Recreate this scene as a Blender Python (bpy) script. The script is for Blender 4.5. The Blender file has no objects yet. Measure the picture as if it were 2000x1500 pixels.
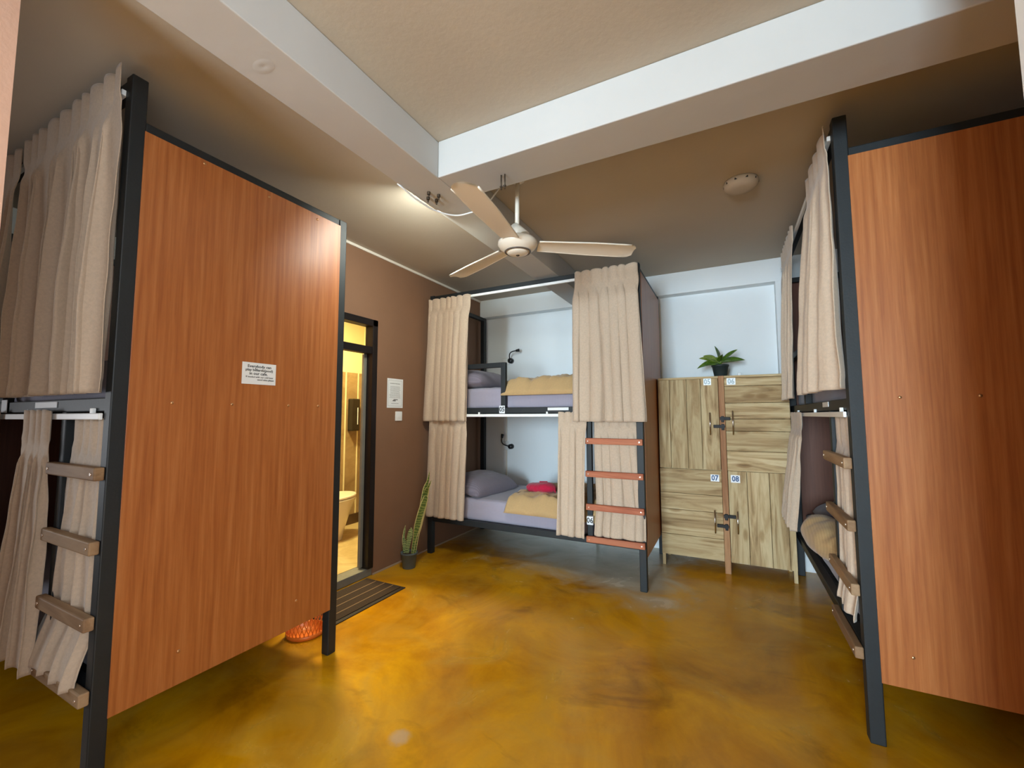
import bpy, bmesh, math, random
from mathutils import Vector, Matrix, noise
PI = math.pi
S = bpy.context.scene
COL = S.collection

# ------------------------------------------------------------------ camera
F_PX, YAW, PITCH, ROLL = 823.67, -.474, .0745, -.0028
CAM = Vector((2.58, -3.283, 1.2663))
fw = Vector((math.sin(YAW)*math.cos(PITCH), math.cos(YAW)*math.cos(PITCH), math.sin(PITCH)))
rr = Vector((math.cos(YAW), -math.sin(YAW), 0)); uu = rr.cross(fw)
r2 = rr*math.cos(ROLL)+uu*math.sin(ROLL); u2 = -rr*math.sin(ROLL)+uu*math.cos(ROLL)
cd = bpy.data.cameras.new('camera'); co = bpy.data.objects.new('camera', cd); COL.objects.link(co)
M3 = Matrix((r2, u2, -fw)).transposed()
co.matrix_world = Matrix.Translation(CAM) @ M3.to_4x4()
cd.sensor_width = 36; cd.lens = F_PX/2000*36; cd.clip_start = .02; cd.clip_end = 60
S.camera = co

# ------------------------------------------------------------------ world, lights, exposure
W = bpy.data.worlds.new('World'); S.world = W; W.use_nodes = True
W.node_tree.nodes['Background'].inputs[0].default_value = (.60, .78, 1, 1)
W.node_tree.nodes['Background'].inputs[1].default_value = .6
S.view_settings.view_transform = 'Standard'; S.view_settings.look = 'None'
S.view_settings.gamma = 1; S.view_settings.use_curve_mapping = False
S.view_settings.exposure = 0.35

def area(name, loc, target, sx, sy, power, color, spread=180):
    l = bpy.data.lights.new(name, 'AREA'); l.shape = 'RECTANGLE'; l.size = sx; l.size_y = sy
    l.energy = power; l.color = color; l.spread = math.radians(spread)
    o = bpy.data.objects.new(name, l); COL.objects.link(o); o.location = loc
    o.rotation_euler = (Vector(target)-Vector(loc)).to_track_quat('-Z', 'Y').to_euler()
    return o
# daylight coming through the two windows behind the camera, and the bathroom's ceiling lamp
area('daylight_front_window', (1.62, -9.0, 1.5), (1.62, 0, 1.5), 1.4, 2.0, 550, (.66, .86, 1))
area('daylight_right_window', (4.04, -4.3, 1.5), (0, -3.6, 1.5), 1.7, 1.6, 54, (.84, .93, 1))
area('daylight_left_window', (-1.56, -4.1, 1.2), (-.4, -3.5, 1.1), 1.3, .6, 7, (.95, .97, 1), 120)
area('tube_lamp_light', (1.088, -1.38, 2.53), (.0, -.75, 1.75), .55, .05, 15, (.96, 1, .90), 150).rotation_euler.rotate_axis('Z', PI/2)
area('bathroom_light', (-.62, -.75, 2.5), (-.62, -.75, 0), .35, .35, 62, (1, .83, .42))

# ------------------------------------------------------------------ materials
def lin(c):
    return tuple((x/12.92 if x <= .04045 else ((x+.055)/1.055)**2.4) for x in c)
def rgb(r, g, b): return lin((r/255, g/255, b/255))+(1,)
class NT:
    def __init__(s, name):
        s.m = bpy.data.materials.new(name); s.m.use_nodes = True
        s.t = s.m.node_tree; s.b = s.t.nodes['Principled BSDF']
    def n(s, typ, **kw):
        x = s.t.nodes.new(typ)
        for k, v in kw.items():
            if k.startswith('_'): setattr(x, k[1:], v)
            else: x.inputs[k.replace('__', ' ')].default_value = v
        return x
    def l(s, a, b): s.t.links.new(a, b)
    def coord(s, scale=(1, 1, 1), kind='Object'):
        c = s.n('ShaderNodeTexCoord'); m = s.n('ShaderNodeMapping'); m.inputs['Scale'].default_value = scale
        s.l(c.outputs[kind], m.inputs[0]); return m.outputs[0]
    def noise(s, vec, scale, detail=4, rough=.55, dist=0):
        x = s.n('ShaderNodeTexNoise', Scale=scale, Detail=detail, Roughness=rough, Distortion=dist)
        s.l(vec, x.inputs['Vector']); return x.outputs[0]
    def ramp(s, fac, stops):
        x = s.n('ShaderNodeValToRGB'); e = x.color_ramp.elements
        while len(e) < len(stops): e.new(.5)
        for i, (p, c) in enumerate(stops): e[i].position = p; e[i].color = c
        s.l(fac, x.inputs[0]); return x.outputs[0]
    def mix(s, fac, a, b, mode='MIX'):
        x = s.n('ShaderNodeMix', _data_type='RGBA', _blend_type=mode)
        for v, i in ((fac, 0), (a, 6), (b, 7)):
            if isinstance(v, (float, int)): x.inputs[i].default_value = v
            elif isinstance(v, tuple): x.inputs[i].default_value = v
            else: s.l(v, x.inputs[i])
        return x.outputs[2]
    def math(s, op, a, b=0.0, c=None):
        x = s.n('ShaderNodeMath', _operation=op)
        for i, v in enumerate((a, b, c)):
            if v is None: continue
            if isinstance(v, (float, int)): x.inputs[i].default_value = v
            else: s.l(v, x.inputs[i])
        return x.outputs[0]
    def bump(s, h, strength=.2, dist=.01):
        x = s.n('ShaderNodeBump', Strength=strength, Distance=dist); s.l(h, x.inputs['Height'])
        s.l(x.outputs[0], s.b.inputs['Normal'])
    def set(s, **kw):
        for k, v in kw.items(): s.b.inputs[k.replace('__', ' ')].default_value = v
        return s

def plain(name, col, rough=.6, metal=0, bump=0, bscale=200, var=0, vscale=3, spec=None):
    t = NT(name); t.set(Roughness=rough, Metallic=metal)
    if spec is not None: t.b.inputs['Specular IOR Level'].default_value = spec
    v = t.coord()
    if var:
        n = t.noise(v, vscale, 5); d = tuple(c*(1-var) for c in col[:3])+(1,); u = tuple(min(1, c*(1+var)) for c in col[:3])+(1,)
        t.l(t.ramp(n, [(.3, d), (.7, u)]), t.b.inputs['Base Color'])
    else: t.b.inputs['Base Color'].default_value = col
    if bump: t.bump(t.noise(v, bscale, 3), bump, .004)
    return t.m

M = {}
M['wall_white'] = plain('white_wall_paint', rgb(238, 243, 245), .75, bump=.15, bscale=60, var=.015)
M['ceiling'] = plain('ceiling_paint', rgb(188, 178, 162), .8, bump=.2, bscale=40, var=.03, vscale=2)
M['beam'] = plain('beam_paint', rgb(192, 192, 190), .75, bump=.35, bscale=9, var=.02, vscale=4)
M['brown'] = plain('brown_wall_paint', rgb(132, 98, 74), .7, bump=.25, bscale=90, var=.05, vscale=2.5)
M['pink'] = plain('salmon_wall_paint', rgb(205, 165, 142), .7, bump=.2, bscale=60, var=.04)
M['cream'] = plain('cream_paint', rgb(232, 222, 170), .8, bump=.2, bscale=50, var=.02)
M['black'] = plain('black_painted_steel', rgb(24, 30, 33), .55, 0, bump=.1, bscale=120, var=.15, vscale=12)
M['doorblack'] = plain('dark_aluminium', rgb(26, 20, 20), .4, .2)
M['white'] = plain('white_plastic', rgb(235, 238, 238), .4)
M['track'] = plain('white_track', rgb(245, 248, 248), .35)
M['paper'] = plain('white_paper', rgb(232, 236, 238), .7, var=.02, vscale=15)
M['tag'] = plain('glossy_number_card', rgb(235, 240, 245), .3)
M['ink'] = plain('black_ink', rgb(35, 38, 36), .6)
M['greyink'] = plain('grey_ink', rgb(135, 140, 142), .6)
M['blueink'] = plain('blue_ink', rgb(45, 85, 135), .6)
M['paleink'] = plain('pale_ink', rgb(170, 190, 196), .6)
M['bolt'] = plain('rusty_bolt_steel', rgb(80, 68, 55), .5, .6)
M['screw'] = plain('screw_metal', rgb(205, 160, 115), .3, .8)
M['bright_screw'] = plain('bright_screw', rgb(230, 215, 200), .25, .8)
M['chrome'] = plain('chrome', rgb(205, 200, 195), .18, 1)
M['lockblack'] = plain('black_hasp', rgb(12, 9, 10), .6)
M['blackplastic'] = plain('black_plastic', rgb(14, 16, 18), .4)
M['fan'] = plain('fan_enamel', rgb(236, 228, 212), .32, var=.01)
M['fanring'] = plain('fan_ring', rgb(95, 85, 78), .4)
M['pot'] = plain('dark_green_pot', rgb(40, 50, 50), .55, var=.08, vscale=30)
M['greypot'] = plain('slate_pot', rgb(88, 100, 104), .45, var=.08, vscale=30)
M['soil'] = plain('soil', rgb(50, 38, 28), .95, bump=.8, bscale=120, var=.4, vscale=60)
M['orange'] = plain('orange_plastic', rgb(236, 122, 44), .35)
M['porcelain'] = plain('porcelain', rgb(236, 228, 200), .12)
M['dispenser'] = plain('dispenser_plastic', rgb(40, 34, 24), .3)
M['cement_sill'] = plain('cement_sill', rgb(120, 118, 108), .6, bump=.3, bscale=50, var=.1, vscale=8)
M['baseboard'] = plain('beige_skirting', rgb(172, 150, 126), .6)
M['skirt'] = plain('bath_skirting', rgb(88, 66, 40), .5, var=.1, vscale=10)
M['trimwhite'] = plain('white_trim', rgb(228, 222, 210), .6)

def veneer(name, c1, c2, c3, rough=.42):
    t = NT(name); t.set(Roughness=rough, Coat__Weight=.12, Coat__Roughness=.3)
    v = t.coord((28, 28, .9)); n = t.noise(v, 2.2, 9, .62, .25)
    v2 = t.coord((2.2, 2.2, .5)); n2 = t.noise(v2, 1.6, 4, .5, .6)
    v3 = t.coord((190, 190, 5)); n3 = t.noise(v3, 2, 5, .7)
    a = t.ramp(n, [(.28, c1), (.52, c2), (.78, c3)])
    b = t.mix(t.math('MULTIPLY', n2, .55), a, t.mix(.6, a, c1))
    c = t.mix(.22, b, t.ramp(n3, [(.35, (.62, .60, .58, 1)), (.65, (1, 1, 1, 1))]), 'MULTIPLY')
    t.l(c, t.b.inputs['Base Color']); t.bump(n3, .12, .002)
    return t.m
M['veneer'] = veneer('orange_brown_veneer', rgb(152, 84, 38), rgb(178, 108, 54), rgb(198, 132, 76))
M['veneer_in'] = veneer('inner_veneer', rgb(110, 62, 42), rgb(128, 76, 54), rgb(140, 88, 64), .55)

def plank(name, axis, cols, knots=True):
    """axis = grain direction; per-board tone comes from the face attribute 'tone'."""
    t = NT(name); t.set(Roughness=.62)
    t.b.inputs['Specular IOR Level'].default_value = .3
    at = t.n('ShaderNodeAttribute', _attribute_name='tone')
    c = t.n('ShaderNodeTexCoord')
    off = t.n('ShaderNodeVectorMath', _operation='SCALE'); off.inputs[3].default_value = 7.3
    t.l(at.outputs['Color'], off.inputs[0])
    ad = t.n('ShaderNodeVectorMath', _operation='ADD'); t.l(c.outputs['Object'], ad.inputs[0]); t.l(off.outputs[0], ad.inputs[1])
    m = t.n('ShaderNodeMapping'); m.inputs['Scale'].default_value = (1.3, 8, 14) if axis == 'x' else (14, 8, 1.3)
    t.l(ad.outputs[0], m.inputs[0])
    n = t.noise(m.outputs[0], 1.0, 7, .6, 1.1)
    m2 = t.n('ShaderNodeMapping'); m2.inputs['Scale'].default_value = (6, 60, 160) if axis == 'x' else (160, 60, 6)
    t.l(ad.outputs[0], m2.inputs[0]); n2 = t.noise(m2.outputs[0], 1, 4, .7)
    a = t.ramp(n, [(.30, cols[0]), (.46, cols[1]), (.60, cols[2]), (.8, cols[1])])
    b = t.mix(.25, a, t.ramp(n2, [(.3, (.55, .5, .42, 1)), (.65, (1, 1, 1, 1))]), 'MULTIPLY')
    sep = t.n('ShaderNodeSeparateColor'); t.l(at.outputs['Color'], sep.inputs[0])
    tone = t.ramp(sep.outputs[0], [(0, (.74, .70, .64, 1)), (1, (1.0, 1.0, 1.0, 1))])
    d = t.mix(1.0, b, tone, 'MULTIPLY')
    if knots:
        kn = t.n('ShaderNodeTexVoronoi', Scale=1.0); mk = t.n('ShaderNodeMapping')
        mk.inputs['Scale'].default_value = (2.6, 1, 7) if axis == 'x' else (7, 1, 2.6)
        t.l(ad.outputs[0], mk.inputs[0]); t.l(mk.outputs[0], kn.inputs['Vector'])
        k = t.ramp(kn.outputs['Distance'], [(.0, (.38, .26, .16, 1)), (.1, (.6, .48, .34, 1)), (.17, (1, 1, 1, 1))])
        d = t.mix(.75, d, k, 'MULTIPLY')
    t.l(d, t.b.inputs['Base Color']); t.bump(n2, .15, .002)
    return t.m
PC = (rgb(140, 110, 70), rgb(198, 170, 124), rgb(226, 206, 162))
M['plank_h'] = plank('pale_board_across', 'x', PC)
M['plank_v'] = plank('pale_board_upright', 'z', PC)
M['redwood'] = plank('reddish_batten', 'z', (rgb(150, 100, 66), rgb(178, 128, 88), rgb(198, 152, 110)), False)
M['rung_red'] = plank('salmon_rung_wood', 'x', (rgb(168, 88, 62), rgb(198, 118, 88), rgb(218, 142, 108)), False)
M['rung_grey'] = plank('raw_rung_wood', 'x', (rgb(132, 104, 78), rgb(156, 126, 96), rgb(176, 148, 116)), False)

def cloth(name, c, var=.1, stripe=None, sscale=60, saxis='X', rough=.9, wv=420, bstr=.25, scolor=None):
    t = NT(name); t.set(Roughness=rough, Sheen__Weight=.25, Sheen__Roughness=.5)
    v = t.coord()
    n = t.noise(v, 90, 4, .7); d = tuple(x*(1-var) for x in c[:3])+(1,); u = tuple(min(1, x*(1+var)) for x in c[:3])+(1,)
    col = t.ramp(n, [(.3, d), (.7, u)])
    if stripe:
        w = t.n('ShaderNodeTexWave', Scale=sscale, _bands_direction=saxis); t.l(v, w.inputs[0])
        col = t.mix(t.math('MULTIPLY', w.outputs['Fac'], stripe), col, scolor or tuple(x*.6 for x in c[:3])+(1,))
    t.l(col, t.b.inputs['Base Color'])
    b1 = t.noise(t.coord((1, 1, .25)), wv, 2, .6); t.bump(b1, bstr, .002)
    return t.m
M['curtain'] = cloth('beige_linen', rgb(202, 182, 160), .09)
M['sheet'] = cloth('lavender_striped_cotton', rgb(166, 161, 176), .03, .45, 22, 'X', scolor=rgb(145, 139, 156))
M['pillow'] = cloth('grey_striped_cotton', rgb(136, 128, 142), .05, .5, 18, 'Y', scolor=rgb(108, 101, 116))
M['duvet'] = cloth('tan_striped_cotton', rgb(196, 164, 116), .06, .4, 26, 'X', scolor=rgb(172, 138, 90))
M['towel'] = cloth('crimson_terry', rgb(190, 12, 62), .15, wv=300, bstr=.6)

def floor_mat():
    t = NT('yellow_polished_cement'); v = t.coord()
    n1 = t.noise(v, 1.4, 7, .62, .8); n2 = t.noise(v, 3.0, 5, .55, 1.1); n3 = t.noise(v, 60, 4, .7)
    a = t.ramp(n1, [(.30, rgb(150, 98, 6)), (.46, rgb(192, 132, 6)), (.62, rgb(222, 162, 12)), (.8, rgb(204, 150, 44))])
    b = t.mix(t.ramp(n2, [(.45, (0, 0, 0, 1)), (.8, (.6, .6, .6, 1))]), a, rgb(196, 156, 60))
    n4 = t.noise(t.coord((1.0, 1.6, 1.0)), 1.9, 6, .62, .9)
    b = t.mix(t.ramp(n4, [(.58, (0, 0, 0, 1)), (.72, (.55, .55, .55, 1))]), b, rgb(122, 84, 16))
    # pale grey patch with a wavering edge, around the middle bunk
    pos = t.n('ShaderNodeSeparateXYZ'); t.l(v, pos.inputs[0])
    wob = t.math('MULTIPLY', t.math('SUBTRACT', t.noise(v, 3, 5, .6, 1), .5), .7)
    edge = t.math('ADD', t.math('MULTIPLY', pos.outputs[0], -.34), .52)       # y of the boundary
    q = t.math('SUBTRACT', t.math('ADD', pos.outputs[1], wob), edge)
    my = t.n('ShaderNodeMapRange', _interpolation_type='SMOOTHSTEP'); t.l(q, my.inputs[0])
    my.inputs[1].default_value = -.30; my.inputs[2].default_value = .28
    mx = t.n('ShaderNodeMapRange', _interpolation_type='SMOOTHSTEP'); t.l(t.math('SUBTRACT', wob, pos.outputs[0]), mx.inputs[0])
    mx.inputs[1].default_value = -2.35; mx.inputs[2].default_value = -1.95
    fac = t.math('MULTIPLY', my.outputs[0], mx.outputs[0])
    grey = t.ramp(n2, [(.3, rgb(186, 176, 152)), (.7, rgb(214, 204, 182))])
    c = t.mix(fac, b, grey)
    # one pale worn spot
    dx = t.math('SUBTRACT', pos.outputs[0], 1.375); dy = t.math('SUBTRACT', pos.outputs[1], -1.918)
    dd = t.math('SQRT', t.math('ADD', t.math('MULTIPLY', dx, dx), t.math('MULTIPLY', dy, dy)))
    dd = t.math('ADD', dd, t.math('MULTIPLY', t.math('SUBTRACT', t.noise(v, 30, 3), .5), .04))
    sp = t.n('ShaderNodeMapRange', _interpolation_type='SMOOTHSTEP'); t.l(dd, sp.inputs[0])
    sp.inputs[1].default_value = .055; sp.inputs[2].default_value = .02
    c = t.mix(t.math('MULTIPLY', sp.outputs[0], .7), c, rgb(196, 172, 142))
    c = t.mix(.12, c, t.ramp(n3, [(.3, (.6, .6, .6, 1)), (.7, (1, 1, 1, 1))]), 'MULTIPLY')
    t.l(c, t.b.inputs['Base Color'])
    t.l(t.ramp(n2, [(.3, (.2, .2, .2, 1)), (.8, (.3, .3, .3, 1))]), t.b.inputs['Roughness'])
    t.bump(n2, .05, .01)
    return t.m
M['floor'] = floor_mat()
def bath_mat(name, lo, hi):
    t = NT(name); t.set(Roughness=.4); v = t.coord(); n = t.noise(v, 4, 7, .65, 1.5)
    t.l(t.ramp(n, [(.3, lo), (.7, hi)]), t.b.inputs['Base Color']); t.bump(n, .1, .01); return t.m
M['bath_floor'] = bath_mat('bath_cement_floor', rgb(176, 150, 96), rgb(206, 184, 130))
M['bath_tile'] = bath_mat('bath_cement_wall', rgb(138, 112, 70), rgb(176, 152, 106))
def mat_mat():
    t = NT('dark_door_mat'); t.set(Roughness=.95); n = t.noise(t.coord(), 220, 3, .7)
    t.l(t.ramp(n, [(.3, rgb(38, 26, 18)), (.7, rgb(66, 48, 34))]), t.b.inputs['Base Color']); t.bump(n, .8, .004); return t.m
M['mat'] = mat_mat()
M['matline'] = plain('mat_stripe', rgb(138, 112, 84), .9)
M['matedge'] = plain('mat_border_rubber', rgb(40, 30, 26), .7)
def leaf_mat(name, c1, c2, bands=None):
    t = NT(name); t.set(Roughness=.4); v = t.coord()
    if bands:
        w = t.n('ShaderNodeTexWave', Scale=bands, Distortion=5.0, Detail=2.0, _bands_direction='Z'); w.inputs['Detail Scale'].default_value = 2
        t.l(v, w.inputs[0]); f = w.outputs['Fac']
    else: f = t.noise(v, 25, 4)
    t.l(t.ramp(f, [(.3, c1), (.7, c2)]), t.b.inputs['Base Color']); return t.m
M['leaf'] = leaf_mat('green_leaf', rgb(48, 86, 20), rgb(104, 134, 34))
M['leaf_light'] = leaf_mat('light_green_leaf', rgb(110, 136, 44), rgb(158, 172, 84))
M['snake'] = leaf_mat('snake_leaf_green', rgb(72, 98, 44), rgb(122, 140, 72), 14)
M['snake_pale'] = leaf_mat('banded_pale_leaf', rgb(84, 108, 62), rgb(172, 186, 124), 22)
M['snake_edge'] = plain('cream_leaf_margin', rgb(212, 204, 142), .45)
gl = NT('clear_glass'); gl.set(Roughness=.02, Transmission__Weight=1.0, IOR=1.02); M['glass'] = gl.m
lm = NT('lamp_glow'); lm.set(Emission__Color=(1, .85, .5, 1), Emission__Strength=6); M['lampglow'] = lm.m

lm2 = NT('tube_glow'); lm2.set(Emission__Color=(.95, 1, .88, 1), Emission__Strength=4); M['lampglow2'] = lm2.m

# ------------------------------------------------------------------ mesh builder
def props(o, label=None, cat=None, group=None, kind=None):
    if label: o['label'] = label
    if cat: o['category'] = cat
    if group: o['group'] = group
    if kind: o['kind'] = kind
    return o
def empty(name, loc, label, cat, group=None, rot=0):
    o = bpy.data.objects.new(name, None); COL.objects.link(o); o.location = loc; o.rotation_euler = (0, 0, rot)
    o.empty_display_size = .1
    return props(o, label, cat, group)
class MB:
    def __init__(s): s.bm = bmesh.new(); s.tone = s.bm.loops.layers.float_color.new('tone'); s.sm = False
    def _fin(s, verts, mi=0, tone=None, smooth=False):
        fs = set(f for v in verts for f in v.link_faces)
        for f in fs:
            f.material_index = mi; f.smooth = smooth
            if tone is not None:
                for l in f.loops: l[s.tone] = tone
    def box(s, a, b, bev=0, mi=0, tone=None, mat=None, seg=2):
        a, b = Vector(a), Vector(b); c = (a+b)/2; d = b-a
        m = Matrix.Translation(c) @ Matrix.Diagonal((abs(d.x), abs(d.y), abs(d.z), 1))
        if mat is not None: m = mat @ m
        r = bmesh.ops.create_cube(s.bm, size=1, matrix=m); vs = r['verts']
        if bev:
            es = list(set(e for v in vs for e in v.link_edges))
            q = bmesh.ops.bevel(s.bm, geom=es, offset=min(bev, min(abs(x) for x in d)*.45), segments=seg, affect='EDGES', profile=.5)
            vs = list(set(q['verts'])|set(v for v in vs if v.is_valid))
        s._fin(vs, mi, tone); return s
    def cyl(s, a, b, r1, r2=None, n=24, mi=0, smooth=True, caps=True, tone=None):
        a, b = Vector(a), Vector(b); d = b-a
        m = Matrix.Translation((a+b)/2) @ d.to_track_quat('Z', 'Y').to_matrix().to_4x4()
        r = bmesh.ops.create_cone(s.bm, cap_ends=caps, segments=n, radius1=r1, radius2=r1 if r2 is None else r2, depth=d.length, matrix=m)
        s._fin(r['verts'], mi, tone, smooth)
        for f in set(f for v in r['verts'] for f in v.link_faces):
            if len(f.verts) > 4: f.smooth = False
        return s
    def sph(s, c, r, sc=(1, 1, 1), mi=0, n=20):
        m = Matrix.Translation(c) @ Matrix.Diagonal((sc[0], sc[1], sc[2], 1))
        q = bmesh.ops.create_uvsphere(s.bm, u_segments=n, v_segments=n//2+2, radius=r, matrix=m); s._fin(q['verts'], mi, None, True); return s
    def lathe(s, prof, c=(0, 0, 0), n=40, mi=0, sx=1, sy=1, close=False):
        rings = []
        for (r, z) in prof:
            rings.append([s.bm.verts.new((c[0]+sx*r*math.cos(2*PI*k/n), c[1]+sy*r*math.sin(2*PI*k/n), c[2]+z)) for k in range(n)])
        for i in range(len(rings)-1):
            for k in range(n):
                f = s.bm.faces.new((rings[i][k], rings[i][(k+1) % n], rings[i+1][(k+1) % n], rings[i+1][k])); f.smooth = True; f.material_index = mi
        for ring, rv in ((rings[0], True), (rings[-1], False)):
            f = s.bm.faces.new(ring[::-1] if rv else ring); f.material_index = mi
        return s
    def tube(s, pts, r, n=10, mi=0):
        pts = [Vector(p) for p in pts]; rings = []
        prev = None
        for i, p in enumerate(pts):
            d = (pts[min(i+1, len(pts)-1)]-pts[max(i-1, 0)]).normalized()
            x = prev - d*prev.dot(d) if prev is not None else (Vector((0, 0, 1)).cross(d) if abs(d.z) < .9 else Vector((1, 0, 0)).cross(d))
            x.normalize(); prev = x; y = d.cross(x)
            rings.append([s.bm.verts.new(p+(x*math.cos(2*PI*k/n)+y*math.sin(2*PI*k/n))*r) for k in range(n)])
        for i in range(len(rings)-1):
            for k in range(n):
                f = s.bm.faces.new((rings[i][k], rings[i][(k+1) % n], rings[i+1][(k+1) % n], rings[i+1][k])); f.smooth = True; f.material_index = mi
        s.bm.faces.new(rings[0][::-1]).material_index = mi; s.bm.faces.new(rings[-1]).material_index = mi
        return s
    def grid(s, fn, nu, nv, mi=0, smooth=True, close_u=False):
        g = [[s.bm.verts.new(fn(i/nu, j/nv)) for i in range(nu+(0 if close_u else 1))] for j in range(nv+1)]
        for j in range(nv):
            for i in range(nu):
                i2 = (i+1) % len(g[j])
                f = s.bm.faces.new((g[j][i], g[j][i2], g[j+1][i2], g[j+1][i])); f.smooth = smooth
                f.material_index = mi(i, j) if callable(mi) else mi
        return s
    def build(s, name, mats, parent=None, loc=None, label=None, cat=None, group=None, kind=None, tf=None, recalc=True):
        if tf is not None: s.bm.transform(tf)
        if loc is not None: s.bm.transform(Matrix.Translation(-Vector(loc)))
        if recalc: bmesh.ops.recalc_face_normals(s.bm, faces=s.bm.faces[:])
        me = bpy.data.meshes.new(name); s.bm.to_mesh(me); s.bm.free()
        for m in (mats if isinstance(mats, (list, tuple)) else [mats]): me.materials.append(M[m] if isinstance(m, str) else m)
        o = bpy.data.objects.new(name, me); COL.objects.link(o)
        if parent is not None: o.parent = parent
        if loc is not None: o.location = loc
        return props(o, label, cat, group, kind)

def struct(name, mb, mat, **kw): return mb.build(name, mat, kind='structure', **kw)

def text_mesh(body, size, bold=.0, align='CENTER'):
    cu = bpy.data.curves.new('t', 'FONT'); cu.body = body; cu.size = size; cu.align_x = align; cu.align_y = 'CENTER'
    cu.offset = bold; cu.extrude = .0003; cu.resolution_u = 2
    o = bpy.data.objects.new('t', cu); COL.objects.link(o)
    bpy.context.view_layer.update()
    me = bpy.data.meshes.new_from_object(o.evaluated_get(bpy.context.evaluated_depsgraph_get()))
    bpy.data.objects.remove(o); bpy.data.curves.remove(cu)
    return me
def lettering(name, lines, frame, mat, parent, narrow=1.0):
    """lines: (text, x, y, size, bold); frame: 4x4 placing the text's xy-plane."""
    bm = bmesh.new()
    for (tx, x, y, sz, bo) in lines:
        me = text_mesh(tx, sz, bo); me.transform(Matrix.Translation((x, y, 0)) @ Matrix.Diagonal((narrow, 1, 1, 1))); bm.from_mesh(me); bpy.data.meshes.remove(me)
    bm.transform(frame); me = bpy.data.meshes.new(name); bm.to_mesh(me); bm.free(); me.materials.append(M[mat])
    o = bpy.data.objects.new(name, me); COL.objects.link(o); o.parent = parent
    return o
def plane_frame(origin, xdir, ydir):
    x = Vector(xdir).normalized(); y = Vector(ydir).normalized(); z = x.cross(y)
    m = Matrix((x, y, z)).transposed().to_4x4(); return Matrix.Translation(origin) @ m

# ------------------------------------------------------------------ room shell
Zc, YB, YW = 2.62, .921, 1.03
XR = 4.02; YF = -8.9; XL = -1.5
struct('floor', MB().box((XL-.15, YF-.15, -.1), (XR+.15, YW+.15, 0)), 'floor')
struct('ceiling', MB().box((XL-.15, YF-.15, Zc), (XR+.15, YW+.15, Zc+.1)), 'ceiling')
struct('trim_1', MB().box((1.135, YF, 2.434), (1.348, YB, Zc-.001), .004), 'beam')        # long ceiling beam
struct('trim_2', MB().box((1.349, -1.675, 2.434), (XR, -1.4485, Zc-.001), .004), 'beam')  # cross beam
struct('wall_back', MB().box((0, YW, 0), (XR+.1, YW+.1, Zc)), 'wall_white')
struct('trim_3', MB().box((0, YB, 2.414), (XR, YW, Zc-.001), .003), 'wall_white')
struct('trim_4', MB().box((1.157, YB, 0), (1.36, YW, 2.414), .003), 'wall_white')
struct('trim_5', MB().box((2.975, YB, 0), (3.3, YW, 2.414), .003), 'wall_white')
# brown wall with the bathroom doorway
DY0, DY1, DZ = -1.50, -.71, 2.055
w = MB(); w.box((-.12, DY1, 0), (0, YW+.1, Zc)); w.box((-.12, -1.592, 0), (0, DY0, Zc)); w.box((-.12, DY0, DZ), (0, DY1, Zc))
struct('wall_left', w, 'brown')
struct('trim_6', MB().box((0, -1.6, Zc-.022), (.012, YW, Zc-.001)), 'trimwhite')
struct('baseboard_left', MB().box((0, DY1, 0), (.008, YW, .014), .002), 'baseboard')
struct('wall_return', MB().box((XL, -1.592, 0), (-.12, -1.505, Zc)), 'brown')
# outer walls behind the camera, with the two windows that light the room
w = MB(); w.box((XL-.1, YF, 0), (XL, -4.75, Zc)); w.box((XL-.1, -3.45, 0), (XL, 1.1, Zc)); w.box((XL-.1, -4.75, 0), (XL, -3.45, .35)); w.box((XL-.1, -4.75, 1.5), (XL, -3.45, Zc))
struct('wall_far_left', w, 'wall_white')
w = MB(); w.box((XL-.1, YF-.1, 0), (1.0, YF, Zc)); w.box((2.35, YF-.1, 0), (XR+.1, YF, Zc)); w.box((1.0, YF-.1, 0), (2.35, YF, .5)); w.box((1.0, YF-.1, 2.5), (2.35, YF, Zc))
struct('wall_front', w, 'wall_white')
w = MB(); w.box((XR, -3.45, 0), (XR+.1, YW, Zc)); w.box((XR, YF, 0), (XR+.1, -5.15, Zc)); w.box((XR, -5.15, 0), (XR+.1, -3.45, .7)); w.box((XR, -5.15, 2.3), (XR+.1, -3.45, Zc))
struct('wall_right', w, 'brown')
struct('right_light_blocker', MB().box((3.06, -3.1, 0), (XR, -2.25, Zc)), 'wall_white')  # unseen block added to keep daylight off the right bunk's end panel
struct('wall_left_pier', MB().box((.80, YF, 0), (.897, -2.941, Zc)), 'pink')  # near edge is real; long run behind the camera added to shade left curtains
def window(name, a, b, ax):
    m = MB(); t = .04
    def bx(p0, p1, q0, q1):
        if ax == 'y': m.box((p0, a[1], q0), (p1, b[1], q1), .004)
        else: m.box((a[0], p0, q0), (b[0], p1, q1), .004)
    lo, hi = (a[0], b[0]) if ax == 'y' else (a[1], b[1])
    bx(lo, lo+t, a[2], b[2]); bx(hi-t, hi, a[2], b[2]); bx(lo, hi, a[2], a[2]+t); bx(lo, hi, b[2]-t, b[2]); bx((lo+hi)/2-t/2, (lo+hi)/2+t/2, a[2], b[2])
    return struct(name, m, 'white')
window('window_1', (1.0, YF-.06, .5), (2.35, YF-.02, 2.5), 'y')
window('window_3', (XR+.02, -5.15, .7), (XR+.06, -3.45, 2.3), 'x')
window('window_2', (XL-.06, -4.75, .35), (XL-.02, -3.45, 1.5), 'x')

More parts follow.
